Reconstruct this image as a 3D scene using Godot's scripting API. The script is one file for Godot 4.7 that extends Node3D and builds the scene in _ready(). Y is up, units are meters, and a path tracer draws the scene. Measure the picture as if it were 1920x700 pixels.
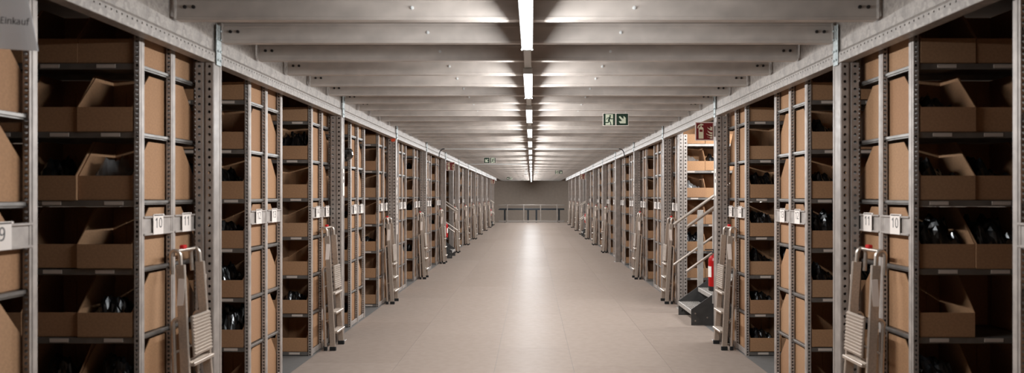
extends Node3D
# A long warehouse aisle: racks of cardboard bins stand across it on both sides under a steel mezzanine.
# The camera looks down -z; a depth d means z = -d. s is the side: -1 left, +1 right.

const EYE := 1.62
const FOCAL := 1440.0            # focal length in pixels of a 1920 x 700 frame
const BAY := 3.4                 # spacing of the posts
const POST0 := 5.13              # depth of the first post in view
const RACK_HALF := 0.41          # half the depth of a double rack
const LEVELS := 7
const DECK := 2.78               # underside of the deck
const GIRDER_BOTTOM := 2.50
const JOIST_BOTTOM := 2.65
const END := 46.1                # depth where the aisle floor ends
const WALL_END := 54.6           # depth of the end wall beyond it
const SUB := -0.003              # top of the slab under the aisle boards
const ORD := ["zeroth", "first", "second", "third", "fourth", "fifth", "sixth", "seventh", "eighth", "ninth", "tenth", "eleventh", "twelfth",
	"thirteenth", "fourteenth", "fifteenth", "sixteenth", "seventeenth", "eighteenth", "nineteenth", "twentieth", "twenty-first", "twenty-second",
	"twenty-third", "twenty-fourth", "twenty-fifth", "twenty-sixth"]

var M := {}                      # materials
var G := {}                      # shared meshes
var used := {}
var rng := RandomNumberGenerator.new()
var TEX := {}

# ------------------------------------------------------------------ places
func post_x(s) -> float: return 2.10 if s < 0 else 2.04       # aisle face of the posts
func rack_x(s) -> float: return post_x(s) + 0.127             # aisle face of the racks
func side_word(s) -> String: return "left" if s < 0 else "right"
func post_d(k) -> float: return POST0 + BAY * k
func rack_d(i) -> float:                                       # centre depth of rack i (0 stands beside the camera)
	return 3.05 + BAY * (i / 2) if i % 2 == 0 else 4.77 + BAY * ((i - 1) / 2)
func stair_bay(s, k): return (s > 0 and (k == 1 or k == 7)) or (s < 0 and (k == 4 or k == 10))
func has_rack(s, i): return not (i % 2 == 0 and stair_bay(s, i / 2 - 1))
func shelf_y(l) -> float: return 0.035 + 0.39 * l if l > 0 else 0.04   # top of shelf l

# ------------------------------------------------------------------ nodes
func numbered(called: String) -> String:
	var n: int = used.get(called, -1) + 1
	used[called] = n
	return called if n == 0 else "%s_%03d" % [called, n]

func thing(called: String, label: String, category: String, at := Vector3.ZERO, turn := 0.0, group := "") -> Node3D:
	var o := Node3D.new()
	o.name = numbered(called)
	add_child(o)
	o.position = at
	o.rotation.y = turn
	tag(o, label, category, group)
	return o

func tag(o: Node, label: String, category: String, group := "", kind := "") -> void:
	o.set_meta("label", label)
	o.set_meta("category", category)
	if group != "": o.set_meta("group", group)
	if kind != "": o.set_meta("kind", kind)

func inst(called: String, mesh: Mesh, mat, parent: Node, at := Vector3.ZERO, turn := 0.0) -> MeshInstance3D:
	var o := MeshInstance3D.new()
	o.name = called if parent != self else numbered(called)
	o.mesh = mesh
	if mat is Array:
		for k in mat.size(): o.set_surface_override_material(k, mat[k])
	elif mat != null:
		o.set_surface_override_material(0, mat)
	parent.add_child(o, true)
	o.position = at
	o.rotation.y = turn
	return o

func struct(called: String) -> Node3D:
	var o := Node3D.new()
	o.name = called
	add_child(o)
	o.set_meta("kind", "structure")
	return o

# ------------------------------------------------------------------ mesh helpers
func st_new() -> SurfaceTool:
	var st := SurfaceTool.new()
	st.begin(Mesh.PRIMITIVE_TRIANGLES)
	return st

func tri(st: SurfaceTool, a: Vector3, b: Vector3, c: Vector3, n: Vector3) -> void:
	st.set_normal(n)
	if (b - a).cross(c - a).dot(n) > 0.0:
		st.add_vertex(a); st.add_vertex(c); st.add_vertex(b)
	else:
		st.add_vertex(a); st.add_vertex(b); st.add_vertex(c)

func quad(st: SurfaceTool, a: Vector3, b: Vector3, c: Vector3, d: Vector3, out: Vector3) -> void:
	var n := (c - a).cross(d - b).normalized()
	if n.dot(out) < 0.0: n = -n
	tri(st, a, b, c, n)
	tri(st, a, c, d, n)

func box(st: SurfaceTool, c: Vector3, size: Vector3, bv := 0.0, basis := Basis.IDENTITY) -> void:
	var h := size * 0.5
	var b := minf(bv, minf(h.x, minf(h.y, h.z)) * 0.9)
	for ax in 3:
		var u := (ax + 1) % 3
		var v := (ax + 2) % 3
		for sg in [-1.0, 1.0]:
			var p := []
			for q in [[-1, -1], [1, -1], [1, 1], [-1, 1]]:
				var w := Vector3.ZERO
				w[ax] = sg * h[ax]
				w[u] = q[0] * (h[u] - b)
				w[v] = q[1] * (h[v] - b)
				p.append(c + basis * w)
			var n := Vector3.ZERO
			n[ax] = sg
			quad(st, p[0], p[1], p[2], p[3], basis * n)
	if b <= 0.0: return
	for ax in 3:                                     # chamfers along each axis
		var u := (ax + 1) % 3
		var v := (ax + 2) % 3
		for su in [-1.0, 1.0]:
			for sv in [-1.0, 1.0]:
				var p := []
				for e in [[-1.0, 0], [1.0, 0], [1.0, 1], [-1.0, 1]]:
					var w := Vector3.ZERO
					w[ax] = e[0] * (h[ax] - b)
					w[u] = su * (h[u] - (b if e[1] == 0 else 0.0))
					w[v] = sv * (h[v] - (0.0 if e[1] == 0 else b))
					p.append(c + basis * w)
				var n := Vector3.ZERO
				n[u] = su
				n[v] = sv
				quad(st, p[0], p[1], p[2], p[3], basis * n.normalized())
	for sx in [-1.0, 1.0]:
		for sy in [-1.0, 1.0]:
			for sz in [-1.0, 1.0]:
				var a := Vector3(sx * h.x, sy * (h.y - b), sz * (h.z - b))
				var e := Vector3(sx * (h.x - b), sy * h.y, sz * (h.z - b))
				var f := Vector3(sx * (h.x - b), sy * (h.y - b), sz * h.z)
				tri(st, c + basis * a, c + basis * e, c + basis * f, basis * Vector3(sx, sy, sz).normalized())

func bar(st: SurfaceTool, a: Vector3, b: Vector3, w: float, t: float, bv := 0.0, hint := Vector3.UP) -> void:
	# a straight bar from a to b; w across (along hint x dir), t along the hint
	var dir := (b - a).normalized()
	var side := dir.cross(hint)
	if side.length() < 0.01: side = dir.cross(Vector3.RIGHT)
	side = side.normalized()
	var up := side.cross(dir).normalized()
	box(st, (a + b) * 0.5, Vector3(w, t, a.distance_to(b)), bv, Basis(side, up, dir))

func tube(st: SurfaceTool, pts: Array, r: float, seg := 8, closed_ends := true) -> void:
	var rings := []
	var up := Vector3(0.123, 0.9, 0.31).normalized()
	for i in pts.size():
		var dir: Vector3
		if i == 0: dir = pts[1] - pts[0]
		elif i == pts.size() - 1: dir = pts[i] - pts[i - 1]
		else: dir = (pts[i + 1] - pts[i]).normalized() + (pts[i] - pts[i - 1]).normalized()
		dir = dir.normalized()
		var sd := dir.cross(up).normalized()
		if dir.cross(up).length() < 0.05: sd = dir.cross(Vector3.RIGHT).normalized()
		up = sd.cross(dir).normalized()
		var ring := []
		for k in seg:
			var a := TAU * k / seg
			ring.append([pts[i] + (sd * cos(a) + up * sin(a)) * r, sd * cos(a) + up * sin(a)])
		rings.append([ring, dir])
	for i in rings.size() - 1:
		for k in seg:
			var k2 := (k + 1) % seg
			var a = rings[i][0][k]; var b = rings[i][0][k2]; var c = rings[i + 1][0][k2]; var d = rings[i + 1][0][k]
			for t in [[a, b, c], [a, c, d]]:
				var nn: Vector3 = (t[0][1] + t[1][1] + t[2][1])
				var o: Array = t
				if (t[1][0] - t[0][0]).cross(t[2][0] - t[0][0]).dot(nn) > 0.0: o = [t[0], t[2], t[1]]
				for q in o:
					st.set_normal(q[1])
					st.add_vertex(q[0])
	if closed_ends:
		for e in [[0, -1.0], [rings.size() - 1, 1.0]]:
			var ring: Array = rings[e[0]][0]
			var n: Vector3 = rings[e[0]][1] * e[1]
			for k in range(1, seg - 1): tri(st, ring[0][0], ring[k][0], ring[k + 1][0], n)

func lathe(st: SurfaceTool, prof: Array, seg := 16, at := Vector3.ZERO) -> void:
	for i in prof.size() - 1:
		var p: Vector2 = prof[i]
		var q: Vector2 = prof[i + 1]
		var e := q - p
		for k in seg:
			var a := TAU * k / seg
			var b := TAU * (k + 1) / seg
			var n := Vector3(cos((a + b) / 2) * e.y, -e.x, sin((a + b) / 2) * e.y).normalized()
			quad(st, at + Vector3(cos(a) * p.x, p.y, sin(a) * p.x), at + Vector3(cos(b) * p.x, p.y, sin(b) * p.x),
				at + Vector3(cos(b) * q.x, q.y, sin(b) * q.x), at + Vector3(cos(a) * q.x, q.y, sin(a) * q.x), n)

func plate(st: SurfaceTool, poly: Array, depth: Vector3) -> void:
	# a flat convex or concave outline, given as Vector3 points in one plane, thickened along depth
	var c := Vector3.ZERO
	for p in poly: c += p
	c /= poly.size()
	var ex := depth.normalized()
	var u: Vector3 = (poly[1] - poly[0]).normalized()
	var v := ex.cross(u)
	var flat := PackedVector2Array()
	for p in poly: flat.append(Vector2(p.dot(u), p.dot(v)))
	var ids := Geometry2D.triangulate_polygon(flat)
	for k in range(0, ids.size(), 3):
		tri(st, poly[ids[k]], poly[ids[k + 1]], poly[ids[k + 2]], -ex)
		tri(st, poly[ids[k]] + depth, poly[ids[k + 1]] + depth, poly[ids[k + 2]] + depth, ex)
	var area := 0.0
	for k in flat.size():
		var a := flat[k]
		var b := flat[(k + 1) % flat.size()]
		area += a.x * b.y - b.x * a.y
	for k in poly.size():
		var a: Vector3 = poly[k]
		var b: Vector3 = poly[(k + 1) % poly.size()]
		var n := (b - a).cross(ex).normalized() * (1.0 if area > 0 else -1.0)
		quad(st, a, b, b + depth, a + depth, n)

func holed(st: SurfaceTool, o: Vector3, ux: Vector3, uy: Vector3, n: Vector3, w: float, y0: float, y1: float, pitch: float, r: float, deep := 0.003) -> void:
	# a strip of sheet of width w with a row of round holes up its middle: o is the middle of its lower end
	var rows := int((y1 - y0) / pitch)
	var h := (y1 - y0) / rows
	for j in rows:
		var c := o + uy * (y0 + h * (j + 0.5))
		for k in 8:
			var pts := []
			for e in [k, k + 1]:
				var a: float = TAU * e / 8.0
				var d := Vector2(cos(a), sin(a))
				var g := Vector2(roundf(d.x * 1.3), roundf(d.y * 1.3))
				pts.append([c + ux * (d.x * r) + uy * (d.y * r), c + ux * (g.x * w * 0.5) + uy * (g.y * h * 0.5), -(ux * d.x + uy * d.y)])
			quad(st, pts[0][0], pts[1][0], pts[1][1], pts[0][1], n)
			if deep > 0.0: quad(st, pts[0][0], pts[1][0], pts[1][0] - n * deep, pts[0][0] - n * deep, pts[0][2] + pts[1][2])

func add_text(mesh: ArrayMesh, text: String, size: float, at: Transform3D, thick := 0.0006, font_name := "Droid Sans") -> void:
	# lettering as a further surface of a mesh; size is the height of a capital
	var t := TextMesh.new()
	var f := SystemFont.new()
	f.font_names = PackedStringArray([font_name])
	t.font = f
	t.text = text
	t.font_size = 32
	t.pixel_size = size / 23.0
	t.depth = thick
	var st := st_new()
	st.append_from(t, 0, at)
	st.commit(mesh)

# ------------------------------------------------------------------ materials
func noise_tex(seed_: int, freq: float, lo: Color, hi: Color, kind := FastNoiseLite.TYPE_SIMPLEX_SMOOTH, size := 256, oct := 4, mid = null) -> NoiseTexture2D:
	var n := FastNoiseLite.new()
	n.seed = seed_
	n.noise_type = kind
	n.frequency = freq
	n.fractal_octaves = oct
	if kind == FastNoiseLite.TYPE_CELLULAR: n.cellular_return_type = FastNoiseLite.RETURN_CELL_VALUE
	var g := Gradient.new()
	g.set_color(0, lo)
	g.set_color(1, hi)
	if mid != null: g.add_point(0.5, mid)
	var t := NoiseTexture2D.new()
	t.width = size
	t.height = size
	t.seamless = true
	t.noise = n
	t.color_ramp = g
	return t

func mat(called: String, c: Color, rough: float, metal := 0.0, tex = null, scale := 1.0, world := false, rtex = null) -> StandardMaterial3D:
	var m := StandardMaterial3D.new()
	m.resource_name = called
	m.albedo_color = c
	m.roughness = rough
	m.metallic = metal
	if tex != null:
		m.albedo_texture = tex
		m.uv1_triplanar = true
		m.uv1_world_triplanar = world
		m.uv1_scale = Vector3.ONE * scale
	if rtex != null:
		m.roughness_texture = rtex
		m.uv1_triplanar = true
		m.uv1_world_triplanar = world
		m.uv1_scale = Vector3.ONE * scale
	M[called] = m
	return m

func grey(v: float) -> Color: return Color(v, v, v)

func make_materials() -> void:
	TEX.spangle = noise_tex(3, 0.05, grey(0.80), grey(1.0), FastNoiseLite.TYPE_CELLULAR, 256, 2)
	TEX.blotch = noise_tex(5, 0.012, grey(0.84), grey(1.0))
	TEX.rough = noise_tex(9, 0.03, grey(0.72), grey(1.0))
	TEX.fibre = noise_tex(11, 0.09, grey(0.90), grey(1.0), FastNoiseLite.TYPE_SIMPLEX, 256, 3)
	TEX.board = noise_tex(13, 0.02, Color(0.945, 0.94, 0.935), Color(1, 1, 1), FastNoiseLite.TYPE_SIMPLEX_SMOOTH, 512, 5)
	TEX.floor_rough = noise_tex(15, 0.01, grey(0.90), grey(1.0), FastNoiseLite.TYPE_SIMPLEX_SMOOTH, 256, 5)
	mat("galvanised", Color(0.695, 0.655, 0.621), 0.50, 0.25, TEX.spangle, 3.0, true, TEX.rough)
	mat("galvanised_post", Color(0.634, 0.590, 0.557), 0.55, 0.2, TEX.blotch, 2.0, true, TEX.rough)
	mat("galvanised_rack", Color(0.715, 0.670, 0.636), 0.50, 0.25, TEX.blotch, 3.0, true)
	mat("shelf_steel", Color(0.562, 0.540, 0.518), 0.45, 0.7, TEX.blotch, 2.0, true)
	mat("joist_steel", Color(0.775, 0.728, 0.690), 0.55, 0.1, TEX.blotch, 0.9, true)
	mat("deck_steel", Color(0.680, 0.640, 0.605), 0.6, 0.1, TEX.blotch, 0.7, true)
	mat("zinc_bright", Color(0.756, 0.780, 0.773), 0.45, 0.4, TEX.spangle, 4.0, true)
	mat("bolt_steel", Color(0.634, 0.600, 0.567), 0.35, 0.8)
	mat("dark_bolt", Color(0.204, 0.190, 0.186), 0.5, 0.6)
	mat("aluminium", Color(0.818, 0.765, 0.714), 0.36, 0.8, TEX.fibre, 2.0)
	mat("tread_steel", Color(0.70, 0.67, 0.64), 0.5, 0.2, TEX.blotch, 2.0)
	mat("stair_steel", Color(0.307, 0.300, 0.293), 0.5, 0.45, TEX.blotch, 2.0)
	mat("rubber", Color(0.06, 0.06, 0.06), 0.8)
	mat("black_plastic", Color(0.05, 0.05, 0.055), 0.5)
	mat("red_plastic", Color(0.715, 0.060, 0.059), 0.4)
	mat("red_enamel", Color(0.634, 0.030, 0.039), 0.3)
	mat("orange_card", Color(0.818, 0.300, 0.156), 0.7)
	mat("paper", Color(0.879, 0.830, 0.792), 0.75)
	mat("ink", Color(0.112, 0.100, 0.108), 0.7)
	mat("banner", Color(0.90, 0.88, 0.88), 0.4)
	M.banner.backlight_enabled = true
	M.banner.backlight = Color(1, 1, 1)
	mat("label_strip", Color(0.756, 0.700, 0.655), 0.6)
	mat("white_metal", Color(0.80, 0.80, 0.79), 0.5)
	mat("slab", Color(0.409, 0.395, 0.381), 0.6, 0.0, TEX.board, 1.0, true)
	mat("wall_paint", Color(0.76, 0.69, 0.63), 0.75, 0.0, TEX.board, 0.4, true)
	mat("blue_steel", Color(0.123, 0.150, 0.176), 0.5, 0.2)
	var cards := [Color(0.659, 0.493, 0.354), Color(0.675, 0.506, 0.362), Color(0.642, 0.476, 0.342), Color(0.666, 0.508, 0.372)]
	for k in 4: mat("card_%d" % k, cards[k], 0.85, 0.0, TEX.fibre, 2.0)
	mat("card_copies", Color(1, 1, 1), 0.85, 0.0, TEX.fibre, 2.0)
	M.card_copies.vertex_color_use_as_albedo = true
	var boards := [Color(0.572, 0.514, 0.472), Color(0.565, 0.507, 0.465), Color(0.579, 0.521, 0.479)]
	for k in 3: mat("board_%d" % k, boards[k], 0.43, 0.0, TEX.board, 0.8, true, TEX.floor_rough)
	for k in 3: M["board_%d" % k].metallic_specular = 0.055
	var bag := mat("black_film", Color(0.035, 0.037, 0.042), 0.22)
	bag.clearcoat_enabled = true
	bag.clearcoat = 0.6
	bag.clearcoat_roughness = 0.08
	var film := mat("grey_film", Color(0.55, 0.54, 0.53, 0.45), 0.12)
	film.transparency = BaseMaterial3D.TRANSPARENCY_ALPHA
	var lamp := mat("lamp_diffuser", Color(0.9, 0.9, 0.9), 0.5)
	lamp.emission_enabled = true
	lamp.emission = Color(0.97, 0.985, 1.0)
	lamp.emission_energy_multiplier = 9.0

# ------------------------------------------------------------------ printed signs
func fill(img: Image, col: Color, poly: Array) -> void:
	var pts := PackedVector2Array()
	var lo := Vector2(1e9, 1e9)
	var hi := Vector2(-1e9, -1e9)
	for p in poly:
		var q := Vector2(p[0], p[1]) * img.get_height()
		pts.append(q)
		lo = lo.min(q)
		hi = hi.max(q)
	for y in range(maxi(0, int(lo.y)), mini(img.get_height(), int(hi.y) + 2)):
		for x in range(maxi(0, int(lo.x)), mini(img.get_width(), int(hi.x) + 2)):
			if Geometry2D.is_point_in_polygon(Vector2(x + 0.5, y + 0.5), pts): img.set_pixel(x, y, col)

func disc(img: Image, col: Color, cx: float, cy: float, r: float) -> void:
	var p := []
	for k in 20: p.append([cx + r * cos(TAU * k / 20), cy + r * sin(TAU * k / 20)])
	fill(img, col, p)

func stroke(img: Image, col: Color, pts: Array, w: float) -> void:
	for k in pts.size() - 1:
		var a := Vector2(pts[k][0], pts[k][1])
		var b := Vector2(pts[k + 1][0], pts[k + 1][1])
		var n := (b - a).orthogonal().normalized() * w * 0.5
		fill(img, col, [[a.x + n.x, a.y + n.y], [b.x + n.x, b.y + n.y], [b.x - n.x, b.y - n.y], [a.x - n.x, a.y - n.y]])
		disc(img, col, a.x, a.y, w * 0.5)
		disc(img, col, b.x, b.y, w * 0.5)

func print_mat(called: String, img: Image) -> void:
	img.generate_mipmaps()
	var m := mat(called, Color(1, 1, 1), 0.45)
	m.albedo_texture = ImageTexture.create_from_image(img)

func make_prints() -> void:
	var cream := Color(0.80, 0.77, 0.66)
	var red := Color(0.40, 0.035, 0.05)
	var green := Color(0.03, 0.16, 0.09)
	var pale := Color(0.78, 0.79, 0.70)
	# fire extinguisher sign
	var im := Image.create(160, 160, false, Image.FORMAT_RGB8)
	im.fill(Color(0.72, 0.60, 0.56))
	fill(im, red, [[0.03, 0.03], [0.97, 0.03], [0.97, 0.97], [0.03, 0.97]])
	fill(im, cream, [[0.16, 0.34], [0.20, 0.27], [0.27, 0.24], [0.27, 0.18], [0.33, 0.18], [0.33, 0.24], [0.40, 0.27], [0.44, 0.34], [0.44, 0.92], [0.16, 0.92]])
	stroke(im, cream, [[0.12, 0.30], [0.14, 0.22], [0.20, 0.15], [0.30, 0.12]], 0.065)
	fill(im, cream, [[0.24, 0.08], [0.31, 0.06], [0.44, 0.10], [0.42, 0.16], [0.26, 0.17]])
	fill(im, red, [[0.21, 0.40], [0.39, 0.40], [0.39, 0.53], [0.21, 0.53]])
	fill(im, red.lightened(0.1), [[0.29, 0.40], [0.31, 0.40], [0.31, 0.53], [0.29, 0.53]])
	for f in [[0.66, 0.25, 0.94, 0.46], [0.80, 0.20, 0.94, 0.36], [0.66, 0.43, 0.94, 0.66], [0.60, 0.60, 0.94, 0.80], [0.66, 0.78, 0.94, 0.93]]:
		fill(im, cream, [[f[0], f[1]], [f[0] + 0.07, f[1] + 0.08], [f[2] - 0.06, f[3] - 0.10], [f[2], f[3] - 0.12], [f[2], f[3]], [f[2] - 0.12, f[3] - 0.02], [f[0] + 0.06, f[3] - 0.10], [f[0] + 0.02, f[1] + 0.08]])
	print_mat("fire_print", im)
	# running figure in a doorway
	im = Image.create(160, 160, false, Image.FORMAT_RGB8)
	im.fill(green)
	fill(im, pale, [[0.18, 0.05], [0.82, 0.05], [0.82, 0.97], [0.18, 0.97]])
	disc(im, green, 0.58, 0.20, 0.075)
	stroke(im, green, [[0.54, 0.34], [0.46, 0.58]], 0.15)
	stroke(im, green, [[0.46, 0.60], [0.42, 0.76], [0.20, 0.77]], 0.085)
	stroke(im, green, [[0.48, 0.58], [0.60, 0.76], [0.64, 0.96]], 0.085)
	stroke(im, green, [[0.50, 0.33], [0.34, 0.38], [0.27, 0.50]], 0.065)
	stroke(im, green, [[0.57, 0.35], [0.68, 0.46], [0.82, 0.44]], 0.065)
	print_mat("exit_print", im)
	# arrows pointing down right and down left
	for way in [1, -1]:
		im = Image.create(160, 160, false, Image.FORMAT_RGB8)
		im.fill(green)
		var poly := []
		for p in [[0.20, 0.28], [0.30, 0.20], [0.60, 0.48], [0.62, 0.20], [0.80, 0.36], [0.80, 0.84], [0.32, 0.84], [0.20, 0.66], [0.48, 0.62]]:
			poly.append([p[0] if way > 0 else 1.0 - p[0], p[1]])
		fill(im, pale, poly)
		print_mat("arrow_right_print" if way > 0 else "arrow_left_print", im)

func sign_plate(w: float, h: float) -> ArrayMesh:
	# a thin board in the xy plane, centred, its print on the +z face
	var m := ArrayMesh.new()
	var st := st_new()
	box(st, Vector3(0, 0, -0.003), Vector3(w + 0.012, h + 0.012, 0.005), 0.001)
	st.commit(m)
	st = st_new()
	var z := 0.0003
	var p := [Vector3(-w / 2, h / 2, z), Vector3(w / 2, h / 2, z), Vector3(w / 2, -h / 2, z), Vector3(-w / 2, -h / 2, z)]
	var uv := [Vector2(0, 0), Vector2(1, 0), Vector2(1, 1), Vector2(0, 1)]
	for k in [0, 1, 2, 0, 2, 3]:
		st.set_normal(Vector3.BACK)
		st.set_uv(uv[k])
		st.add_vertex(p[k])
	st.commit(m)
	return m

# ------------------------------------------------------------------ shared meshes
func c3(x, y, z): return Vector3(x, y, z)

func make_post_mesh() -> void:
	# 0.115 wide across the aisle, 0.14 deep along it; both broad faces carry two rows of holes beside a groove
	var st := st_new()
	var w := 0.115
	var dz := 0.07
	var top := 2.5
	for f in [1.0, -1.0]:
		for e in [-1.0, 1.0]:
			holed(st, Vector3(e * 0.0335, 0, f * dz), Vector3.RIGHT, Vector3.UP, Vector3(0, 0, f), 0.048, 0.0, top, 0.05, 0.0105)
			quad(st, Vector3(e * 0.0095, 0, f * dz), Vector3(e * 0.0095, top, f * dz), Vector3(e * 0.006, top, f * (dz - 0.012)), Vector3(e * 0.006, 0, f * (dz - 0.012)), Vector3(-e, 0, f * 0.3))
		quad(st, Vector3(-0.006, 0, f * (dz - 0.012)), Vector3(0.006, 0, f * (dz - 0.012)), Vector3(0.006, top, f * (dz - 0.012)), Vector3(-0.006, top, f * (dz - 0.012)), Vector3(0, 0, f))
	for e in [-1.0, 1.0]:
		quad(st, Vector3(e * w / 2, 0, -dz), Vector3(e * w / 2, 0, dz), Vector3(e * w / 2, top, dz), Vector3(e * w / 2, top, -dz), Vector3(e, 0, 0))
	for f in [-0.052, 0.052]:                         # rolled ribs on the aisle face
		box(st, Vector3(-(w / 2 + 0.0015), top / 2, f), Vector3(0.004, top, 0.022), 0.0015)
	G.post = st.commit()
	st = st_new()
	box(st, Vector3(-0.012, 0.004, 0), Vector3(0.135, 0.008, 0.19), 0.002)
	for e in [-0.050, 0.040]:
		for f in [-0.083, 0.083]: lathe(st, [Vector2(0.0, 0.018), Vector2(0.008, 0.018), Vector2(0.008, 0.006)], 6, Vector3(e, 0, f))
	G.foot_plate = st.commit()
	st = st_new()                                     # bracket that ties the girder to the post
	box(st, Vector3(0, 0.13, 0), Vector3(0.007, 0.27, 0.075), 0.002)
	for f in [-0.02, 0.02]:
		for y in [0.03, 0.09, 0.17, 0.23]: box(st, Vector3(0, y, f), Vector3(0.026, 0.014, 0.014), 0.003)
	G.head_plate = st.commit()

func make_rack_meshes() -> void:
	var st := st_new()
	var w := 0.030
	var d := 0.055
	var top := 2.62
	for f in [1.0, -1.0]:
		holed(st, Vector3(w / 2, 0, f * d / 2), Vector3.RIGHT, Vector3.UP, Vector3(0, 0, f), w, 0.0, top, 0.027, 0.0085, 0.002)
	quad(st, Vector3(0, 0, -d / 2), Vector3(0, 0, d / 2), Vector3(0, top, d / 2), Vector3(0, top, -d / 2), Vector3(-1, 0, 0))
	quad(st, Vector3(w, 0, -d / 2), Vector3(w, 0, d / 2), Vector3(w, top, d / 2), Vector3(w, top, -d / 2), Vector3(1, 0, 0))
	box(st, Vector3(-0.001, top / 2, 0), Vector3(0.004, top, 0.022), 0.0015)
	G.upright = st.commit()
	st = st_new()                                     # far uprights need no holes
	box(st, Vector3(w / 2, top / 2, 0), Vector3(w, top, d), 0.003)
	box(st, Vector3(-0.001, top / 2, 0), Vector3(0.004, top, 0.022), 0.0015)
	G.upright_plain = st.commit()
	# shelf: a sheet with turned-down edges; x from 0 to 1.04, z +-0.2, its top at y 0
	st = st_new()
	box(st, Vector3(0.52, -0.002, 0), Vector3(1.0, 0.004, 0.396))
	for f in [-1.0, 1.0]: box(st, Vector3(0.52, -0.017, f * 0.1965), Vector3(1.0, 0.034, 0.004), 0.001)
	for e in [0.0235, 1.0175]: box(st, Vector3(e, -0.013, 0), Vector3(0.004, 0.026, 0.345), 0.001)
	G.shelf = st.commit()
	st = st_new()                                     # the bar that closes the aisle end of a shelf
	box(st, Vector3(0.017, -0.009, 0), Vector3(0.008, 0.018, 0.352), 0.002)
	G.shelf_end = st.commit()
	st = st_new()
	box(st, Vector3(0, 0, 0), Vector3(0.108, 0.021, 0.0025), 0.0006)
	G.shelf_label = st.commit()
	st = st_new()                                     # channel that carries the row number
	box(st, Vector3(0.004, 0, 0), Vector3(0.004, 0.10, 0.352))
	for y in [-0.05, 0.05]: box(st, Vector3(-0.001, y, 0), Vector3(0.016, 0.012, 0.352), 0.003)
	G.number_channel = st.commit()
	st = st_new()
	box(st, Vector3(0.010, 0.032, 0), Vector3(0.004, 0.055, 0.352), 0.001)
	G.kick_plate = st.commit()

func number_card(n: int) -> ArrayMesh:
	var m := ArrayMesh.new()
	var st := st_new()
	box(st, Vector3(0, 0, 0), Vector3(0.002, 0.116, 0.122), 0.0006)
	box(st, Vector3(0.003, 0.056, 0.01), Vector3(0.008, 0.012, 0.13), 0.002)
	st.commit(m)
	add_text(m, str(n), 0.056, Transform3D(Basis(Vector3.UP, -PI / 2), Vector3(-0.0014, 0.008, 0)))
	return m

func make_bin_mesh() -> void:
	# open-fronted bin, 0.312 wide, 0.385 deep, 0.345 high; front faces +z
	for v in 2:
		var st := st_new()
		var w := 0.312
		var t := 0.005
		var f := 0.1925
		var fh := 0.140
		var cut := 0.165 if v == 0 else 0.185
		var h := 0.345
		box(st, Vector3(0, t / 2, 0), Vector3(w, t, 2 * f))
		box(st, Vector3(0, fh / 2, f - t / 2), Vector3(w - 2 * t, fh, t))
		box(st, Vector3(0, fh / 2 - 0.002, f - t * 1.5 - 0.001), Vector3(w - 2 * t, fh - 0.006, t))
		box(st, Vector3(0, h / 2, -f + t / 2), Vector3(w - 2 * t, h, t))
		for e in [-1.0, 1.0]:
			plate(st, [Vector3(e * w / 2, 0, f), Vector3(e * w / 2, fh, f), Vector3(e * w / 2, h - 0.012, f - cut), Vector3(e * w / 2, h, f - cut - 0.01), Vector3(e * w / 2, h, -f), Vector3(e * w / 2, 0, -f)], Vector3(-e * t, 0, 0))
			box(st, Vector3(e * (w / 2 - 0.045), h * 0.40, -f + t * 1.6), Vector3(0.08, h * 0.78, t * 0.9))   # folded-in flap
		G["bin_%d" % v] = st.commit()

func make_bag_meshes() -> void:
	# crumpled film round soft goods, made as a rough mound that fills the floor of a bin
	for v in 5:
		var n := FastNoiseLite.new()
		n.seed = 40 + v
		n.frequency = 7.0
		n.fractal_octaves = 3
		var ridge := FastNoiseLite.new()
		ridge.seed = 60 + v
		ridge.frequency = 9.0
		ridge.fractal_type = FastNoiseLite.FRACTAL_RIDGED
		ridge.fractal_octaves = 2
		var st := st_new()
		var N := 18
		var g := []
		var high: float = [0.23, 0.27, 0.21, 0.30, 0.25][v]
		for i in N + 1:
			var row := []
			for j in N + 1:
				var u := float(i) / N * 2.0 - 1.0
				var w := float(j) / N * 2.0 - 1.0
				var edge := sqrt(clampf((1.0 - maxf(absf(u), absf(w))) * 2.2, 0.0, 1.0))
				var x := u * 0.145 + 0.006 * n.get_noise_3d(u, w, 5.0)
				var z := w * 0.170 + 0.006 * n.get_noise_3d(u, w, 9.0)
				x = clampf(x, -0.147, 0.147)
				z = clampf(z, -0.172, 0.172)
				var y := 0.008 + edge * (high * (0.72 + 0.5 * n.get_noise_2d(u * 0.12, w * 0.12)) + 0.030 * ridge.get_noise_2d(u * 0.12 + v, w * 0.12) + 0.016 * n.get_noise_2d(u * 0.42 + 3.0, w * 0.42))
				y *= 1.0 - 0.28 * clampf(w, 0.0, 1.0)
				row.append(Vector3(x, maxf(y, 0.008), z))
			g.append(row)
		for i in N:
			for j in N:
				for t in [[g[i][j], g[i + 1][j], g[i + 1][j + 1]], [g[i][j], g[i + 1][j + 1], g[i][j + 1]]]:
					var nn: Vector3 = (t[1] - t[0]).cross(t[2] - t[0])
					if nn.length() < 1e-9: continue
					tri(st, t[0], t[1], t[2], nn.normalized() * signf(nn.y if absf(nn.y) > 1e-9 else 1.0))
		quad(st, Vector3(-0.145, 0.006, -0.17), Vector3(0.145, 0.006, -0.17), Vector3(0.145, 0.006, 0.17), Vector3(-0.145, 0.006, 0.17), Vector3.DOWN)
		G["bag_%d" % v] = st.commit()

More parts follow.
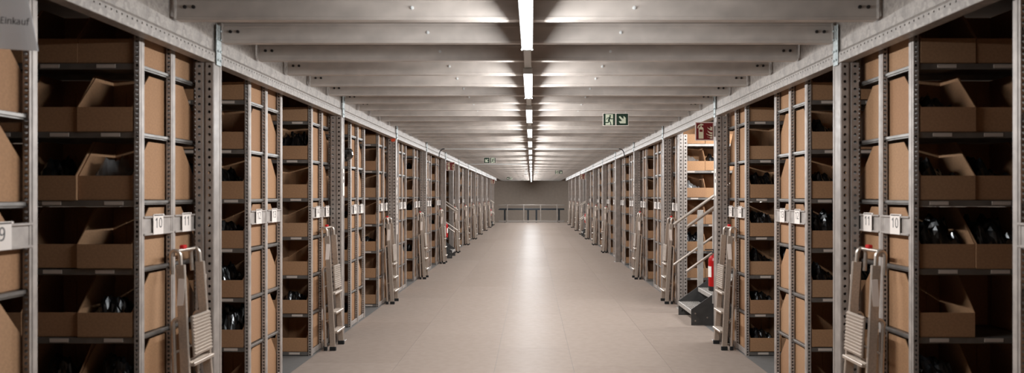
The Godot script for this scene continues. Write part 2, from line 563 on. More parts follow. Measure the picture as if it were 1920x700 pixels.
# ------------------------------------------------------------------ the setting
func build_shell() -> void:
	var fl := struct("floor")
	var st := st_new()
	box(st, Vector3(0, SUB - 0.1, -19.8), Vector3(11.7, 0.2, 53.0))
	inst("slab", st.commit(), M.slab, fl)
	st = st_new()
	box(st, Vector3(0, -2.8, -50.5), Vector3(11.7, 0.2, 8.4))
	inst("lower_slab", st.commit(), M.slab, fl)
	var xs := [-2.205, -1.29, -0.345, 0.39, 1.30, 2.155]
	for c in 5:
		var x0: float = xs[c] + 0.0012
		var x1: float = xs[c + 1] - 0.0012
		var z: float = 2.0 - 1.15 * (c % 2) - 0.35 * c
		while z > -END:
			var z1 := maxf(z - 2.36, -END)
			if z - z1 > 0.05:
				st = st_new()
				box(st, Vector3((x0 + x1) / 2, SUB / 2 - 0.0005, (z + z1) / 2), Vector3(x1 - x0, absf(SUB) + 0.001, z - z1 - 0.0024), 0.0008)
				inst("floor_board", st.commit(), M["board_%d" % rng.randi_range(0, 2)], fl)
			z = z1
	var cl := struct("ceiling")
	st = st_new()
	box(st, Vector3(0, DECK + 0.02, -24), Vector3(4.3, 0.04, 61.4))
	inst("deck", st.commit(), M.deck_steel, cl)
	for s in [-1, 1]:                                  # deck above the racks, open above each staircase
		for k in range(-2, 15):
			var z0: float = -(post_d(k))
			var far := maxf(z0 - BAY, -54.7)
			if k == -2: z0 = 6.7
			if z0 - far < 0.05: continue
			var x1: float = 3.5 if stair_bay(s, k) else 5.85
			st = st_new()
			box(st, Vector3(s * (2.15 + x1) / 2, DECK + 0.02, (z0 + far) / 2), Vector3(x1 - 2.15, 0.04, z0 - far))
			inst("side_deck", st.commit(), M.deck_steel, cl)
	# joists: channels that face the camera with their webs
	st = st_new()
	var jl := -2.085
	var jr := 2.025
	var L := jr - jl
	var cx := (jl + jr) / 2
	var jh := DECK - JOIST_BOTTOM
	box(st, Vector3(cx, jh / 2, 0), Vector3(L, jh, 0.004))
	box(st, Vector3(cx, 0.002, -0.030), Vector3(L, 0.004, 0.060), 0.001)
	box(st, Vector3(cx, 0.010, -0.059), Vector3(L, 0.020, 0.003))
	box(st, Vector3(cx, jh - 0.002, -0.030), Vector3(L, 0.004, 0.060))
	box(st, Vector3(cx, 0.0135, 0.0035), Vector3(L, 0.012, 0.005), 0.0015)
	box(st, Vector3(cx, jh - 0.020, 0.0035), Vector3(L, 0.010, 0.005), 0.0015)
	G.joist = st.commit()
	st = st_new()
	box(st, Vector3(0, jh / 2 + 0.002, 0.006), Vector3(0.006, jh - 0.006, 0.05), 0.001)
	G.joist_cleat = st.commit()
	st = st_new()
	var ring := []
	tube(st, [Vector3(0, 0, 0.002), Vector3(0, 0, 0.012)], 0.011, 6)
	G.joist_bolt = st.commit()
	st = st_new()
	tube(st, [Vector3(0, 0, 0), Vector3(0, 0, 0.006)], 0.011, 8)
	tube(st, [Vector3(0, 0, 0.006), Vector3(0, 0, 0.011)], 0.007, 8)
	G.screw_head = st.commit()
	var d := 1.10
	while d < WALL_END - 0.2:
		var j := inst("joist", G.joist, M.joist_steel, cl, Vector3(0, JOIST_BOTTOM, -d))
		if d < 21.0:
			for e in [[jl, 1.0], [jr, -1.0]]:
				inst("cleat", G.joist_cleat, M.galvanised, j, Vector3(e[0] + e[1] * 0.004, 0, 0))
				for b in [0.055, 0.105]: inst("bolt", G.joist_bolt, M.dark_bolt, j, Vector3(e[0] + e[1] * b, 0.075, 0))
			for x in [-0.70, 0.60]: inst("screw", G.screw_head, M.white_metal, j, Vector3(x, 0.070, 0.002))
		d += 0.68
	# girders along both sides
	st = st_new()
	var gl := BAY - 0.004
	for z in [0.0]:
		quad(st, Vector3(0, 0, -gl / 2), Vector3(0, 0, gl / 2), Vector3(0, 0.038, gl / 2), Vector3(0, 0.038, -gl / 2), Vector3(-1, 0, 0))
		holed(st, Vector3(0.0, 0.052, 0), Vector3.UP, Vector3(0, 0, 1), Vector3(-1, 0, 0), 0.028, -gl / 2, gl / 2, 0.05, 0.0065)
		quad(st, Vector3(0, 0.066, -gl / 2), Vector3(0, 0.066, gl / 2), Vector3(0.012, 0.085, gl / 2), Vector3(0.012, 0.085, -gl / 2), Vector3(-1, 0.3, 0))
		quad(st, Vector3(0.012, 0.085, -gl / 2), Vector3(0.012, 0.085, gl / 2), Vector3(0.012, 0.28, gl / 2), Vector3(0.012, 0.28, -gl / 2), Vector3(-1, 0, 0))
	box(st, Vector3(0.035, 0.0025, 0), Vector3(0.078, 0.005, gl), 0.002)
	box(st, Vector3(0.072, 0.012, 0), Vector3(0.004, 0.024, gl), 0.001)
	quad(st, Vector3(0.016, 0.005, -gl / 2), Vector3(0.016, 0.005, gl / 2), Vector3(0.016, 0.28, gl / 2), Vector3(0.016, 0.28, -gl / 2), Vector3(1, 0, 0))
	box(st, Vector3(0.045, 0.277, 0), Vector3(0.07, 0.005, gl))
	G.girder = st.commit()
	for s in [-1, 1]:
		var x: float = -2.10 if s < 0 else 2.035
		for k in range(-2, 12):
			inst("girder", G.girder, M.galvanised, cl, Vector3(x, GIRDER_BOTTOM, -(post_d(k) + BAY / 2)), PI if s < 0 else 0.0)
	# walls
	for w in [["wall_left", Vector3(-5.9, -0.05, -24), Vector3(0.1, 5.76, 61.4)], ["wall_right", Vector3(5.9, -0.05, -24), Vector3(0.1, 5.76, 61.4)],
			["wall_end", Vector3(0, -0.05, -(WALL_END + 0.05)), Vector3(11.7, 5.76, 0.1)], ["wall_behind", Vector3(0, -0.05, 6.75), Vector3(11.7, 5.76, 0.1)]]:
		st = st_new()
		box(st, w[1], w[2])
		var o := inst(w[0], st.commit(), M.wall_paint, self)
		o.set_meta("kind", "structure")
	# guard rail before the end wall
	var gr := thing("guard_rail", "grey tubular guard rail across the aisle before the end wall", "railing", Vector3(0, SUB, -(END - 0.15)))
	for x in [-1.465, -0.48, 0.53, 1.515]:
		st = st_new()
		box(st, Vector3(x, 0.55, 0), Vector3(0.06, 1.10, 0.06), 0.006)
		box(st, Vector3(x, 0.005, 0), Vector3(0.14, 0.01, 0.14), 0.002)
		inst("rail_post", st.commit(), M.galvanised, gr)
	for r in [[1.06, 0.04, M.galvanised], [0.78, 0.05, M.blue_steel], [0.08, 0.10, M.galvanised]]:
		st = st_new()
		box(st, Vector3(-0.02, r[0], -0.045), Vector3(3.95, r[1], 0.03), 0.004)
		inst("rail", st.commit(), r[2], gr)
	var bf := thing("barrier_frame", "dark blue steel frame standing behind the end guard rail", "barrier", Vector3(0, SUB, -(END + 0.10)))
	for x in [-1.62, -0.22, 0.28, 1.64]:
		st = st_new()
		box(st, Vector3(x, 0.40, 0), Vector3(0.10, 0.80, 0.06), 0.005)
		inst("frame_leg", st.commit(), M.blue_steel, bf)
	st = st_new()
	box(st, Vector3(0, 0.82, 0), Vector3(3.9, 0.06, 0.06), 0.005)
	inst("frame_rail", st.commit(), M.blue_steel, bf)

# ------------------------------------------------------------------ lamps
func build_lamps() -> void:
	var x := -0.03
	var st := st_new()
	box(st, Vector3(0, 0.0275, 0), Vector3(0.052, 0.055, 53.2), 0.004)
	var rail := inst("lamp_rail", st.commit(), M.white_metal, self, Vector3(x, JOIST_BOTTOM - 0.055, -(0.9 + 26.6)))
	tag(rail, "long white trunking rail under the joists that carries the strip lamps", "rail")
	st = st_new()
	var prof := []
	for k in 9:
		var a := PI + PI * k / 8.0
		prof.append(Vector3(0.034 * cos(a), 0.012 + 0.036 * sin(a) + 0.024, 0))
	var lens := st
	for k in 8:
		var p: Vector3 = prof[k]
		var q: Vector3 = prof[k + 1]
		var h := Vector3(0, 0, 0.745)
		quad(lens, p - h, q - h, q + h, p + h, Vector3((p.x + q.x), (p.y + q.y) - 0.06, 0))
		for e in [-1.0, 1.0]: tri(lens, p + h * e, q + h * e, Vector3(0, 0.036, 0) + h * e, Vector3(0, 0, e))
	G.diffuser = lens.commit()
	st = st_new()
	box(st, Vector3(0, 0.0405, 0), Vector3(0.070, 0.009, 1.5), 0.002)
	G.lamp_housing = st.commit()
	st = st_new()
	box(st, Vector3(0, 0.020, 0), Vector3(0.072, 0.044, 0.012), 0.002)
	G.lamp_cap = st.commit()
	for k in 20:
		strip_lamp(Vector3(x, JOIST_BOTTOM - 0.10, -(4.15 + 2.46 * k)), 0.0, "white strip lamp over the aisle, %s from the camera" % ORD[k + 1])
	strip_lamp(Vector3(2.98, DECK - 0.0455, -9.95), PI / 2, "white strip lamp over the nearer staircase behind the right girder")

func strip_lamp(at: Vector3, turn: float, label: String) -> void:
	var t := thing("strip_lamp", label, "lamp", at, turn, "strip lamps under the deck")
	inst("diffuser", G.diffuser, M.lamp_diffuser, t)
	inst("housing", G.lamp_housing, M.white_metal, t)
	for e in [-0.751, 0.751]: inst("end_cap", G.lamp_cap, M.white_metal, t, Vector3(0, 0, e))
	# its light, just outside the glowing lens: below it and on both flanks
	for f in [[Vector3(0, -0.004, 0), Vector3(-PI / 2, 0, 0), 0.06, LAMP_DOWN], [Vector3(-0.038, 0.010, 0), Vector3(0, PI / 2, 0), 0.034, LAMP_SIDE], [Vector3(0.038, 0.010, 0), Vector3(0, -PI / 2, 0), 0.034, LAMP_SIDE]]:
		var l := AreaLight3D.new()
		l.name = "lamp_light"
		t.add_child(l, true)
		l.position = f[0]
		l.rotation = f[1]
		if f[3] == LAMP_SIDE: l.rotate_object_local(Vector3.RIGHT, -LAMP_TILT)      # the lens is rounded: its flanks look outwards and down
		l.area_size = Vector2(f[2], 1.49) if f[3] == LAMP_DOWN else Vector2(1.49, f[2])
		l.light_energy = f[3]
		l.light_color = LAMP_COLOR
		l.area_range = 30.0
		l.shadow_enabled = true

const LAMP_DOWN := 3.1
const LAMP_SIDE := 4.3
const LAMP_TILT := 0.62
const LAMP_COLOR := Color(0.965, 0.985, 1.0)

# ------------------------------------------------------------------ posts
func tag_mesh(h: float, marks: Array) -> ArrayMesh:
	var m := ArrayMesh.new()
	var st := st_new()
	box(st, Vector3(0, 0, 0), Vector3(0.0016, h, 0.075), 0.0005)
	st.commit(m)
	st = st_new()
	for y in marks: box(st, Vector3(-0.0011, y * h, 0), Vector3(0.0008, h * 0.13, 0.030))
	st.commit(m)
	return m

func build_posts() -> void:
	G.tag = tag_mesh(0.30, [0.28, 0.05])
	for s in [-1, 1]:
		var x: float = s * (post_x(s) + 0.0575)
		for k in range(0, 12):
			var t := thing("support_post", "perforated galvanised steel post, %s from the camera in the %s row" % [ORD[k + 1], side_word(s)], "post", Vector3(x, SUB, -post_d(k)), PI if s < 0 else 0.0, "posts along the aisle")
			inst("column", G.post, M.galvanised_post, t)
			inst("foot_plate", G.foot_plate, M.galvanised, t)
			inst("head_plate", G.head_plate, M.zinc_bright, t, Vector3(-0.067, GIRDER_BOTTOM - 0.005, 0))
			var ys := []
			if k == 1: ys = [1.77]
			elif k == 2 and s < 0: ys = [1.76, 1.48, 1.17]
			elif k in [3, 6, 9]: ys = [1.8]
			for y in ys:
				var tg := inst("tag", G.tag, [M.paper, M.ink], t, Vector3(-0.0625, y, 0.02))
				if ys.size() > 1 and y == ys[0]:
					tg.rotation.x = 0.16
		for k in range(0, 12):                          # a post of its own beside each staircase
			if not stair_bay(s, k): continue
			var t2 := thing("stair_post", "perforated steel post beside the %s %s staircase" % [("nearer" if k < 6 and s > 0 or k == 4 else "farther"), side_word(s)], "post", Vector3(s * (rack_x(s) + 0.0), SUB, -(post_d(k) + 2.53)), PI if s < 0 else 0.0, "posts beside the staircases")
			inst("column", G.post, M.galvanised_post, t2)
			inst("foot_plate", G.foot_plate, M.galvanised, t2)
	var st := st_new()
	plate(st, [Vector3(0, 0, 0), Vector3(0.075, 0.012, 0), Vector3(0.066, -0.034, 0), Vector3(0.02, -0.04, 0)], Vector3(0, 0, 0.004))
	var og := inst("orange_tag", st.commit(), M.orange_card, self, Vector3(-2.178, 2.490, -(post_d(2) - 0.078)))
	tag(og, "small orange tag at the top of the third post in the left row", "tag")

# ------------------------------------------------------------------ racks
func build_rack(s: int, i: int, proto: Dictionary) -> void:
	var near: bool = rack_d(i) < 22.0
	var at := Vector3(s * rack_x(s), SUB, -rack_d(i))
	var t := thing("shelf_rack", "galvanised steel rack of cardboard bins, %s from the camera on the %s side" % [ORD[i + 1], side_word(s)], "shelf rack", at, PI if s < 0 else 0.0, "racks across the aisle")
	for z in [-0.3825, 0.0, 0.3825]:
		inst("upright", G.upright if near else G.upright_plain, M.galvanised_rack, t, Vector3(0, 0, z))
		inst("upright", G.upright_plain, M.galvanised_rack, t, Vector3(1.01, 0, z))
	for r in [1, -1]:
		for l in LEVELS:
			var sh := inst("shelf", G.shelf, M.shelf_steel, t, Vector3(0, shelf_y(l), r * 0.205))
			inst("end_bar", G.shelf_end, M.shelf_steel, sh, Vector3(0, 0, -r * 0.0137))
			if near and r * (-1 if s < 0 else 1) == 1:     # strips on the camera side only
				for c in 3: inst("label_strip", G.shelf_label, M.label_strip, sh, Vector3(0.17 + 0.318 * c + 0.03 * sin(c * 5.0 + l * 2.3 + i), -0.016, r * 0.1995))
		var front: bool = (r * (-1 if s < 0 else 1)) == 1
		var num := (8 if front else 9) + 2 * i
		var ch := inst("number_channel", G.number_channel, M.galvanised_rack, t, Vector3(0, 1.447, r * 0.191))
		if near: inst("number_card", number_card(num), [M.paper, M.ink], ch, Vector3(-0.011, 0.004, r * (0.02 if front else -0.03)))
		inst("kick_plate", G.kick_plate, M.galvanised_rack, t, Vector3(0, 0, r * 0.191))

func bin_at(s: int, i: int, l: int, front: bool, c: int) -> Transform3D:
	var x: float = rack_x(s) + 0.042 + 0.156 + 0.318 * c
	var z: float = -rack_d(i) + (0.2125 if front else -0.2125)
	return Transform3D(Basis(Vector3.UP, 0.0 if front else PI), Vector3(s * x, SUB + shelf_y(l) + 0.0012, z))

func build_racks() -> void:
	var copies := []
	for s in [-1, 1]:
		for i in 25:
			if not has_rack(s, i): continue
			build_rack(s, i, {})
			for l in LEVELS:
				for front in [true, false]:
					for c in 3:
						var tf := bin_at(s, i, l, front, c)
						# leave out a few bins where the photograph shows empty places
						if c == 1 and i == 1 and s > 0 and front and l == 2: continue
						tf.origin += Vector3(rng.randf_range(-0.003, 0.002) * s, 0, rng.randf_range(-0.012, 0.006) * (1 if front else -1))
						var turn := rng.randf_range(-0.012, 0.012)
						tf.basis = tf.basis * Basis(Vector3.UP, turn)
						var kind := rng.randi_range(0, 3)
						var shape := rng.randi_range(0, 1)
						var alone := false
						if c == 0: alone = i <= 10 and not (i == 0 and front)
						elif c == 1: alone = (front and i in [1, 2, 3]) or (front and s > 0 and i == 5)
						elif c == 2: alone = front and i == 1
						if alone:
							var facing := "camera-facing" if front else "rear-facing"
							var which: String = ["next to the aisle", "second from the aisle", "third from the aisle"][c]
							var o := inst("cardboard_bin", G["bin_%d" % shape], M["card_%d" % kind], self, tf.origin)
							o.basis = tf.basis
							tag(o, "%s bin, %s, %s shelf up, %s %s rack" % [facing, which, ORD[l + 1], ORD[i + 1], side_word(s)], "cardboard bin", "cardboard bins on the racks")
							var chance := rng.randf()
							var bag := rng.randi_range(0, 4)
							if not front or c > 1 or l > 5: continue
							var held := chance < (0.55 if i <= 4 else 0.3)
							var clear := false
							if i == 1 and s < 0:
								held = [c, l] in [[0, 4], [1, 4], [0, 2], [0, 1], [1, 1], [0, 0]]
								clear = c == 0 and l == 4
							if i == 1 and s > 0: held = [c, l] in [[0, 5], [0, 4], [1, 4], [0, 3], [1, 3], [0, 1], [0, 0]]
							if i == 5 and s > 0:
								held = [c, l] in [[0, 5], [1, 5], [0, 4], [0, 2]]
								clear = c == 0 and l >= 4
							if i == 1: bag = {5: 2, 4: 0, 3: 3, 2: 2, 1: 4, 0: 0}[l]
							if not held: continue
							var b := inst("plastic_bag", G["bag_%d" % bag], M.grey_film if clear else M.black_film, self, tf.origin + Vector3(0, 0.0065, 0.0))
							b.basis = tf.basis
							tag(b, "%s plastic bag %s, %s shelf up, %s %s rack" % ["clear" if clear else "black", which, ORD[l + 1], ORD[i + 1], side_word(s)], "plastic bag", "plastic bags of goods in the bins")
						else:
							copies.append([tf, M["card_%d" % kind].albedo_color.srgb_to_linear()])
	var mm := MultiMesh.new()
	mm.transform_format = MultiMesh.TRANSFORM_3D
	mm.use_colors = true
	mm.mesh = G.bin_0.duplicate()
	mm.mesh.surface_set_material(0, M.card_copies)
	mm.instance_count = copies.size()
	for k in copies.size():
		mm.set_instance_transform(k, copies[k][0])
		mm.set_instance_color(k, copies[k][1])
	var o := MultiMeshInstance3D.new()
	o.name = "distant_bins"
	o.multimesh = mm
	add_child(o)
	tag(o, "mass of cardboard bins on the far racks and deep in the side aisles", "bins", "", "stuff")

# ------------------------------------------------------------------ step ladders
func make_ladder_meshes() -> void:
	# local: faces +x, rails 0.32 apart along z; leans back (towards -x) as it goes up
	var lean := -0.060                                 # x per metre of height
	G.lean = lean
	for v in 1:
		for e in [-1.0, 1.0]:
			var st := st_new()
			var zb: float = e * 0.175
			var zt: float = e * 0.135
			var P := func(y: float, dx: float) -> Vector3: return Vector3(lean * y + dx, y, lerpf(zb, zt, y / 1.25))
			bar(st, P.call(0.02, 0.0), P.call(1.20, 0.0), 0.024, 0.056, 0.004, Vector3(1, 0, 0))
			var arc := [P.call(1.15, 0.0)]
			for k in 9:
				var a := PI * k / 8.0
				arc.append(P.call(1.25 + 0.035 * sin(a), -0.0275 + 0.0275 * cos(a)))
			arc.append(P.call(1.14, -0.055))
			tube(st, arc, 0.0125, 8)
			G["rail_%d" % int(e)] = st.commit()
			st = st_new()                              # rear leg with its rounded head
			var leg := [P.call(0.02, -0.075)]
			leg.append(P.call(0.80, -0.062))
			for k in 7:
				var a := PI * k / 6.0
				leg.append(P.call(0.84 + 0.03 * sin(a), -0.031 - 0.031 * cos(a)))
			leg.append(P.call(0.78, -0.004))
			tube(st, leg, 0.013, 8)
			G["rear_leg_%d" % int(e)] = st.commit()
			st = st_new()
			box(st, P.call(0.022, 0.0), Vector3(0.066, 0.045, 0.034), 0.005)
			G["ladder_foot_%d" % int(e)] = st.commit()
			st = st_new()
			box(st, P.call(0.022, -0.076), Vector3(0.034, 0.045, 0.034), 0.005)
			G["rear_foot_%d" % int(e)] = st.commit()
			st = st_new()
			box(st, P.call(1.03, 0.0) + Vector3(0, 0, e * 0.0135), Vector3(0.040, 0.17, 0.002), 0.0005, Basis(Vector3(0, 0, 1), -lean * -1.0))
			G["sticker_%d" % int(e)] = st.commit()
		var st2 := st_new()
		tube(st2, [Vector3(lean * 1.275 - 0.0275, 1.283, -0.135), Vector3(lean * 1.275 - 0.0275, 1.283, 0.135)], 0.011, 8)
		G.ladder_bow = st2.commit()
		for k in 3:
			var y: float = [0.19, 0.39, 0.59][k]
			st2 = st_new()
			var half: float = lerpf(0.175, 0.135, y / 1.25) - 0.011
			box(st2, Vector3(lean * y + 0.012, y, 0), Vector3(0.085, 0.022, half * 2), 0.004)
			for q in 5: box(st2, Vector3(lean * y - 0.022 + q * 0.017, y + 0.0125, 0), Vector3(0.006, 0.004, half * 2))
			G["step_%d" % k] = st2.commit()
		st2 = st_new()                                  # the platform, folded up against the rails
		var bs := Basis(Vector3(0, 0, 1), -lean)
		var c := Vector3(lean * 0.76 + 0.043, 0.76, 0)
		box(st2, c, Vector3(0.014, 0.25, 0.255), 0.003, bs)
		for q in 12: box(st2, c + bs * Vector3(0.009, -0.112 + q * 0.0204, 0), Vector3(0.006, 0.010, 0.25), 0.0015, bs)
		G.platform = st2.commit()
		st2 = st_new()
		box(st2, Vector3(lean * 1.275 - 0.0275, 1.302, 0.03), Vector3(0.03, 0.026, 0.05), 0.006)
		G.red_cap = st2.commit()
		for q in 2:
			var y: float = [0.30, 0.66][q]
			st2 = st_new()
			tube(st2, [Vector3(lean * y - 0.070, y, -0.165), Vector3(lean * y - 0.070, y, 0.165)], 0.008, 6)
			G["rear_brace_%d" % q] = st2.commit()

func build_ladders() -> void:
	for s in [-1, 1]:
		for k in 12:
			if s > 0 and k == 4: continue
			var dz: float = 0.318 + 0.022 * sin(k * 2.1 + s)
			var x: float = s * (post_x(s) - 0.026)
			var t := thing("step_ladder", "folded aluminium step ladder leaning before the %s post of the %s row" % [ORD[k + 1], side_word(s)], "ladder", Vector3(x, SUB, -(post_d(k) - dz)), PI if s > 0 else 0.0, "step ladders by the posts")
			for e in [-1, 1]:
				var r := inst("rail", G["rail_%d" % e], M.aluminium, t)
				inst("rear_leg", G["rear_leg_%d" % e], M.aluminium, t)
				inst("foot", G["ladder_foot_%d" % e], M.rubber, t)
				inst("foot", G["rear_foot_%d" % e], M.rubber, t)
				inst("sticker", G["sticker_%d" % e], M.paper, r)
			inst("bow", G.ladder_bow, M.aluminium, t)
			for q in 3: inst("step", G["step_%d" % q], M.aluminium, t)
			inst("platform", G.platform, M.aluminium, t)
			for q in 2: inst("rear_brace", G["rear_brace_%d" % q], M.aluminium, t)
			inst("cap", G.red_cap, M.red_plastic, t)

# ------------------------------------------------------------------ staircases, signs, extinguishers
func build_stairs(s: int, k: int) -> void:
	var word: String = "nearer" if k == 1 or k == 4 else "farther"
	var t := thing("staircase", "steel staircase with grating treads rising from the %s opening on the %s side" % [word, side_word(s)], "staircase", Vector3(s * (post_x(s) - 0.05), SUB, -(post_d(k) + 1.5 - 0.03)), PI if s < 0 else 0.0)
	var rise := 0.1875
	var going := 0.262
	var half := 0.41
	var n := 13
	for e in [-1.0, 1.0]:
		var st := st_new()
		var z: float = e * half
		var xe := going * n
		plate(st, [Vector3(0, 0, z), Vector3(0, 0.20, z), Vector3(going * 0.2, 0.235, z), Vector3(xe, 0.235 + rise * (n - 0.2), z), Vector3(xe, rise * (n - 0.6) - 0.1, z), Vector3(going * 1.4, 0.0, z)], Vector3(0, 0, e * 0.008))
		inst("stringer", st.commit(), M.stair_steel, t)
		for b in [[0.05, 0.06], [0.05, 0.15], [0.20, 0.10]]:
			st = st_new()
			tube(st, [Vector3(b[0], b[1], z), Vector3(b[0], b[1], z + e * 0.018)], 0.011, 6)
			inst("bolt", st.commit(), M.bolt_steel, t)
		var zr: float = e * (half + 0.03)
		for h in [[1.10, "handrail", 0.021], [0.55, "mid_rail", 0.017]]:
			st = st_new()
			var a := Vector3(-0.06, h[0] + 0.13, zr)
			var b2 := Vector3(xe, h[0] + 0.13 + rise / going * (xe + 0.06), zr)
			if b2.y > 3.6: b2 = a.lerp(b2, (3.6 - a.y) / (b2.y - a.y))
			tube(st, [a, b2], h[2], 10)
			inst(h[1], st.commit(), M.aluminium, t)
		for xs in [0.30, 1.60]:
			st = st_new()
			var y0: float = 0.18 + rise / going * xs - 0.12
			box(st, Vector3(xs, (y0 + y0 + 1.15) / 2, e * (half + 0.012)), Vector3(0.075, 1.15, 0.012), 0.002)
			box(st, Vector3(xs - 0.033, (y0 + y0 + 1.15) / 2, e * (half + 0.03)), Vector3(0.008, 1.15, 0.03), 0.002)
			inst("stanchion", st.commit(), M.tread_steel, t)
	for q in n:
		var st := st_new()
		var y := rise * (q + 1)
		var x := going * q
		for zz in [-half + 0.006, half - 0.006]: box(st, Vector3(x + 0.135, y - 0.016, zz), Vector3(0.27, 0.032, 0.006))
		box(st, Vector3(x + 0.008, y - 0.025, 0), Vector3(0.016, 0.055, half * 2 - 0.006), 0.003)
		box(st, Vector3(x + 0.267, y - 0.016, 0), Vector3(0.006, 0.032, half * 2 - 0.006))
		for b in 9: box(st, Vector3(x + 0.037 + b * 0.027, y - 0.015, 0), Vector3(0.005, 0.030, half * 2 - 0.012))
		for b in 5: box(st, Vector3(x + 0.14, y - 0.006, -half + 0.137 * (b + 1)), Vector3(0.25, 0.008, 0.006))
		inst("tread", st.commit(), M.tread_steel, t)
	# sign on the post
	var fs := thing("fire_sign", "square red fire extinguisher sign on the %s post of the %s row" % [ORD[k + 1], side_word(s)], "sign", Vector3(s * (post_x(s) - 0.118), 2.335, -(post_d(k) + 0.01)), 0.0, "fire extinguisher signs")
	inst("panel", G.fire_sign, [M.paper, M.fire_print], fs)
	var sb := st_new()
	box(sb, Vector3(s * 0.085, 0.0, -0.012), Vector3(0.065, 0.12, 0.012), 0.002)
	inst("bracket", sb.commit(), M.galvanised, fs)
	# extinguisher hung on the far face of the post
	var ex := thing("fire_extinguisher", "red fire extinguisher with black valve hung behind the %s post of the %s row" % [ORD[k + 1], side_word(s)], "extinguisher", Vector3(s * (post_x(s) + 0.035), 0.54, -(post_d(k) + 0.1685)), PI if s < 0 else 0.0, "fire extinguishers by the staircases")
	var st3 := st_new()
	lathe(st3, [Vector2(0.0, 0.05), Vector2(0.070, 0.05), Vector2(0.074, 0.056), Vector2(0.074, 0.345), Vector2(0.066, 0.375), Vector2(0.045, 0.398), Vector2(0.024, 0.408), Vector2(0.022, 0.425), Vector2(0.0, 0.425)], 20)
	inst("cylinder", st3.commit(), M.red_enamel, ex)
	st3 = st_new()
	lathe(st3, [Vector2(0.0, 0.0), Vector2(0.068, 0.0), Vector2(0.072, 0.01), Vector2(0.072, 0.06), Vector2(0.06, 0.06)], 20)
	inst("foot_ring", st3.commit(), M.black_plastic, ex)
	st3 = st_new()
	box(st3, Vector3(0, 0.445, 0), Vector3(0.045, 0.045, 0.04), 0.006)
	box(st3, Vector3(-0.055, 0.468, 0), Vector3(0.12, 0.012, 0.022), 0.003)
	box(st3, Vector3(-0.05, 0.440, 0), Vector3(0.10, 0.010, 0.020), 0.003)
	inst("valve", st3.commit(), M.black_plastic, ex)
	st3 = st_new()
	tube(st3, [Vector3(0.02, 0.445, 0), Vector3(0.07, 0.44, 0.02), Vector3(0.088, 0.40, 0.03), Vector3(0.086, 0.25, 0.035), Vector3(0.084, 0.12, 0.035)], 0.009, 8)
	inst("hose", st3.commit(), M.black_plastic, ex)
	st3 = st_new()
	for q in 8:
		var a := PI * 0.75 + PI * 0.5 * q / 8.0
		var b := PI * 0.75 + PI * 0.5 * (q + 1) / 8.0
		quad(st3, Vector3(cos(a), 0, sin(a)) * 0.0748 + Vector3(0, 0.16, 0), Vector3(cos(b), 0, sin(b)) * 0.0748 + Vector3(0, 0.16, 0), Vector3(cos(b), 0, sin(b)) * 0.0748 + Vector3(0, 0.28, 0), Vector3(cos(a), 0, sin(a)) * 0.0748 + Vector3(0, 0.28, 0), Vector3(cos(a), 0, sin(a)))
	inst("instruction_label", st3.commit(), M.paper, ex)
	st3 = st_new()
	box(st3, Vector3(0, 0.30, 0.084 * (1 if s > 0 else -1)), Vector3(0.05, 0.16, 0.026), 0.002)
	inst("wall_bracket", st3.commit(), M.black_plastic, ex)

func build_exit_sign(at: Vector3, w: float, arrow_first: bool, order: int) -> void:
	var t := thing("exit_sign", "hanging %s exit sign with running figure and arrow, %s from the camera" % ["green", ORD[order]], "sign", at, 0.0, "hanging exit signs")
	var m := sign_plate(w, w)
	var man := [M.paper, M.exit_print]
	var arrow := [M.paper, M.arrow_left_print if arrow_first else M.arrow_right_print]
	inst("panel", m, arrow if arrow_first else man, t, Vector3(-w / 2 - 0.008, 0, 0))
	inst("panel", m, man if arrow_first else arrow, t, Vector3(w / 2 + 0.008, 0, 0))
	for x in [-0.09, 0.12]:
		var st := st_new()
		tube(st, [Vector3(x, w / 2, -0.003), Vector3(x, JOIST_BOTTOM - at.y + 0.002, -0.003)], 0.0018, 5)
		inst("wire", st.commit(), M.bolt_steel, t)

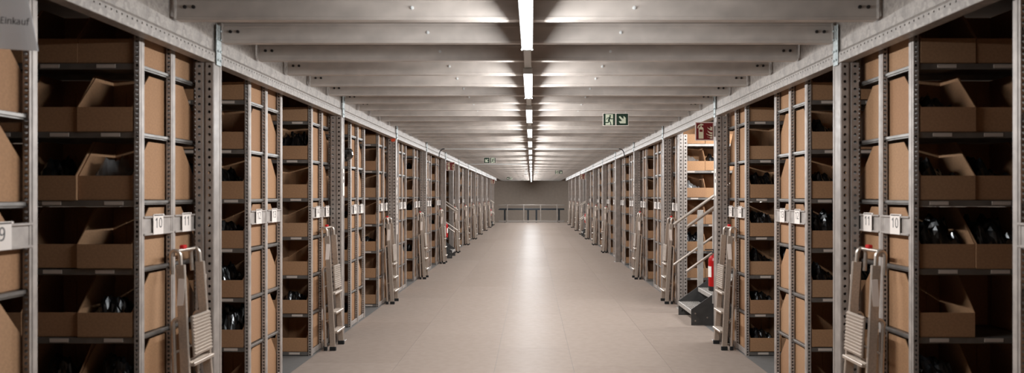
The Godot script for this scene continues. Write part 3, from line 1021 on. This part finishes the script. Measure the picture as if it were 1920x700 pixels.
func build_details() -> void:
	G.fire_sign = sign_plate(0.195, 0.195)
	for e in [[1, 1], [-1, 4], [1, 7], [-1, 10]]: build_stairs(e[0], e[1])
	build_exit_sign(Vector3(1.016, 2.541, -9.287), 0.141, false, 1)
	build_exit_sign(Vector3(-1.10, 2.545, -20.167), 0.142, true, 2)
	build_exit_sign(Vector3(1.07, 2.545, -30.367), 0.140, false, 3)
	build_exit_sign(Vector3(-1.19, 2.545, -41.247), 0.140, true, 4)
	# conduits below the joists
	var st := st_new()
	tube(st, [Vector3(-2.0, 0, 0), Vector3(1.95, 0, 0)], 0.012, 8)
	var c := inst("cable_conduit", st.commit(), M.white_metal, self, Vector3(0, JOIST_BOTTOM - 0.0125, -16.76))
	tag(c, "thin white conduit crossing the ceiling from girder to girder", "conduit")
	st = st_new()
	tube(st, [Vector3(-2.0, 0, 0), Vector3(-0.07, 0, 0)], 0.014, 8)
	c = inst("cable_conduit", st.commit(), M.white_metal, self, Vector3(0, JOIST_BOTTOM - 0.0145, -24.93))
	tag(c, "white conduit running from the left girder to the lamp rail", "conduit")
	for s in [-1, 1]:
		st = st_new()
		var pts := []
		for k in 9:
			var u := k / 8.0
			pts.append(Vector3(s * (1.90 + 0.12 * sin(u * PI * 0.5)), JOIST_BOTTOM - 0.012 - 0.17 * u * u, 0.02 * sin(u * PI)))
		tube(st, pts, 0.010, 6)
		var o := inst("power_cable", st.commit(), M.black_plastic, self, Vector3(0, 0, -16.74))
		tag(o, "dark cable drooping from the ceiling conduit to the %s girder" % side_word(s), "cable")
	# the banner beside the nearest rack
	var bn := thing("banner", "white plastic flag sign with black lettering sticking out from the nearest left rack", "sign", Vector3(-2.2215, 2.34, -3.07))
	var m := ArrayMesh.new()
	st = st_new()
	var N := 12
	var pt := func(u: float, v: float, z: float) -> Vector3:
		return Vector3(lerpf(0.0, 0.196 + 0.048 * v, u), 0.13 - 0.27 * v + 0.010 * (1.0 - u) * v, z + 0.010 * sin(u * 5.0) * v)
	for i in N:
		for j in 4:
			for z in [0.0, -0.0012]:
				quad(st, pt.call(float(i) / N, j / 4.0, z), pt.call(float(i + 1) / N, j / 4.0, z), pt.call(float(i + 1) / N, (j + 1) / 4.0, z), pt.call(float(i) / N, (j + 1) / 4.0, z), Vector3(0, 0, 1 if z == 0.0 else -1))
	st.commit(m)
	inst("sheet", m, M.banner, bn)
	m = ArrayMesh.new()
	add_text(m, "Einkauf", 0.025, Transform3D(Basis(Vector3(0, 0, 1), -0.07), Vector3(0.160, -0.025, 0.0105)), 0.001)
	inst("lettering", m, M.ink, bn)
	for y in [0.09, -0.09]:
		st = st_new()
		box(st, Vector3(0.004, y, 0), Vector3(0.014, 0.02, 0.008), 0.002)
		inst("clip", st.commit(), M.bolt_steel, bn)
	# a dark bag that bulges out of a bin
	st = st_new()
	var nz := FastNoiseLite.new()
	nz.seed = 5
	nz.frequency = 6.0
	var R := 10
	var C := 16
	var g := []
	for i in R + 1:
		var row := []
		for k in C:
			var th := PI * i / R
			var a := TAU * k / C
			var p := Vector3(0.085 * sin(th) * cos(a), 0.11 * cos(th) * (0.45 if cos(th) > 0 else 1.0), 0.11 * sin(th) * sin(a))
			row.append(p * (1.0 + 0.22 * nz.get_noise_3dv(p * 3.0)))
		g.append(row)
	for i in R:
		for k in C:
			var k2 := (k + 1) % C
			quad(st, g[i][k], g[i][k2], g[i + 1][k2], g[i + 1][k], g[i][k] + g[i + 1][k2])
	var bag := inst("bulging_bag", st.commit(), M.black_film, self, Vector3(-2.25, 2.15, -9.315))
	tag(bag, "dark rounded bag bulging out towards the aisle high on a left rack", "bag")

# ------------------------------------------------------------------
func _ready() -> void:
	rng.seed = 20
	# camera: a level lens shifted so that the vanishing point falls at (997, 367)
	var cam := Camera3D.new()
	cam.name = "camera"
	add_child(cam)
	cam.position = Vector3(0, EYE, 0)
	cam.projection = Camera3D.PROJECTION_FRUSTUM
	cam.near = 0.05
	cam.far = 200.0
	cam.size = 2.0 * 0.05 * 350.0 / FOCAL
	cam.frustum_offset = Vector2(-37.0, 17.0) / FOCAL * 0.05
	var lens := CameraAttributesPhysical.new()       # a fast wide lens focused well down the aisle
	lens.frustum_focal_length = 27.0
	lens.frustum_focus_distance = 13.0
	lens.exposure_aperture = 2.4
	cam.attributes = lens
	var env := Environment.new()
	env.background_mode = Environment.BG_COLOR
	env.background_color = Color(0, 0, 0)
	env.tonemap_mode = Environment.TONE_MAPPER_LINEAR
	env.tonemap_exposure = 0.88
	env.sdfgi_enabled = true
	env.ssao_enabled = true
	env.ssil_enabled = true
	var we := WorldEnvironment.new()
	we.name = "environment"
	we.environment = env
	add_child(we)
	make_materials()
	make_prints()
	make_post_mesh()
	make_rack_meshes()
	make_bin_mesh()
	make_bag_meshes()
	make_ladder_meshes()
	build_shell()
	build_lamps()
	build_posts()
	build_racks()
	build_ladders()
	build_details()
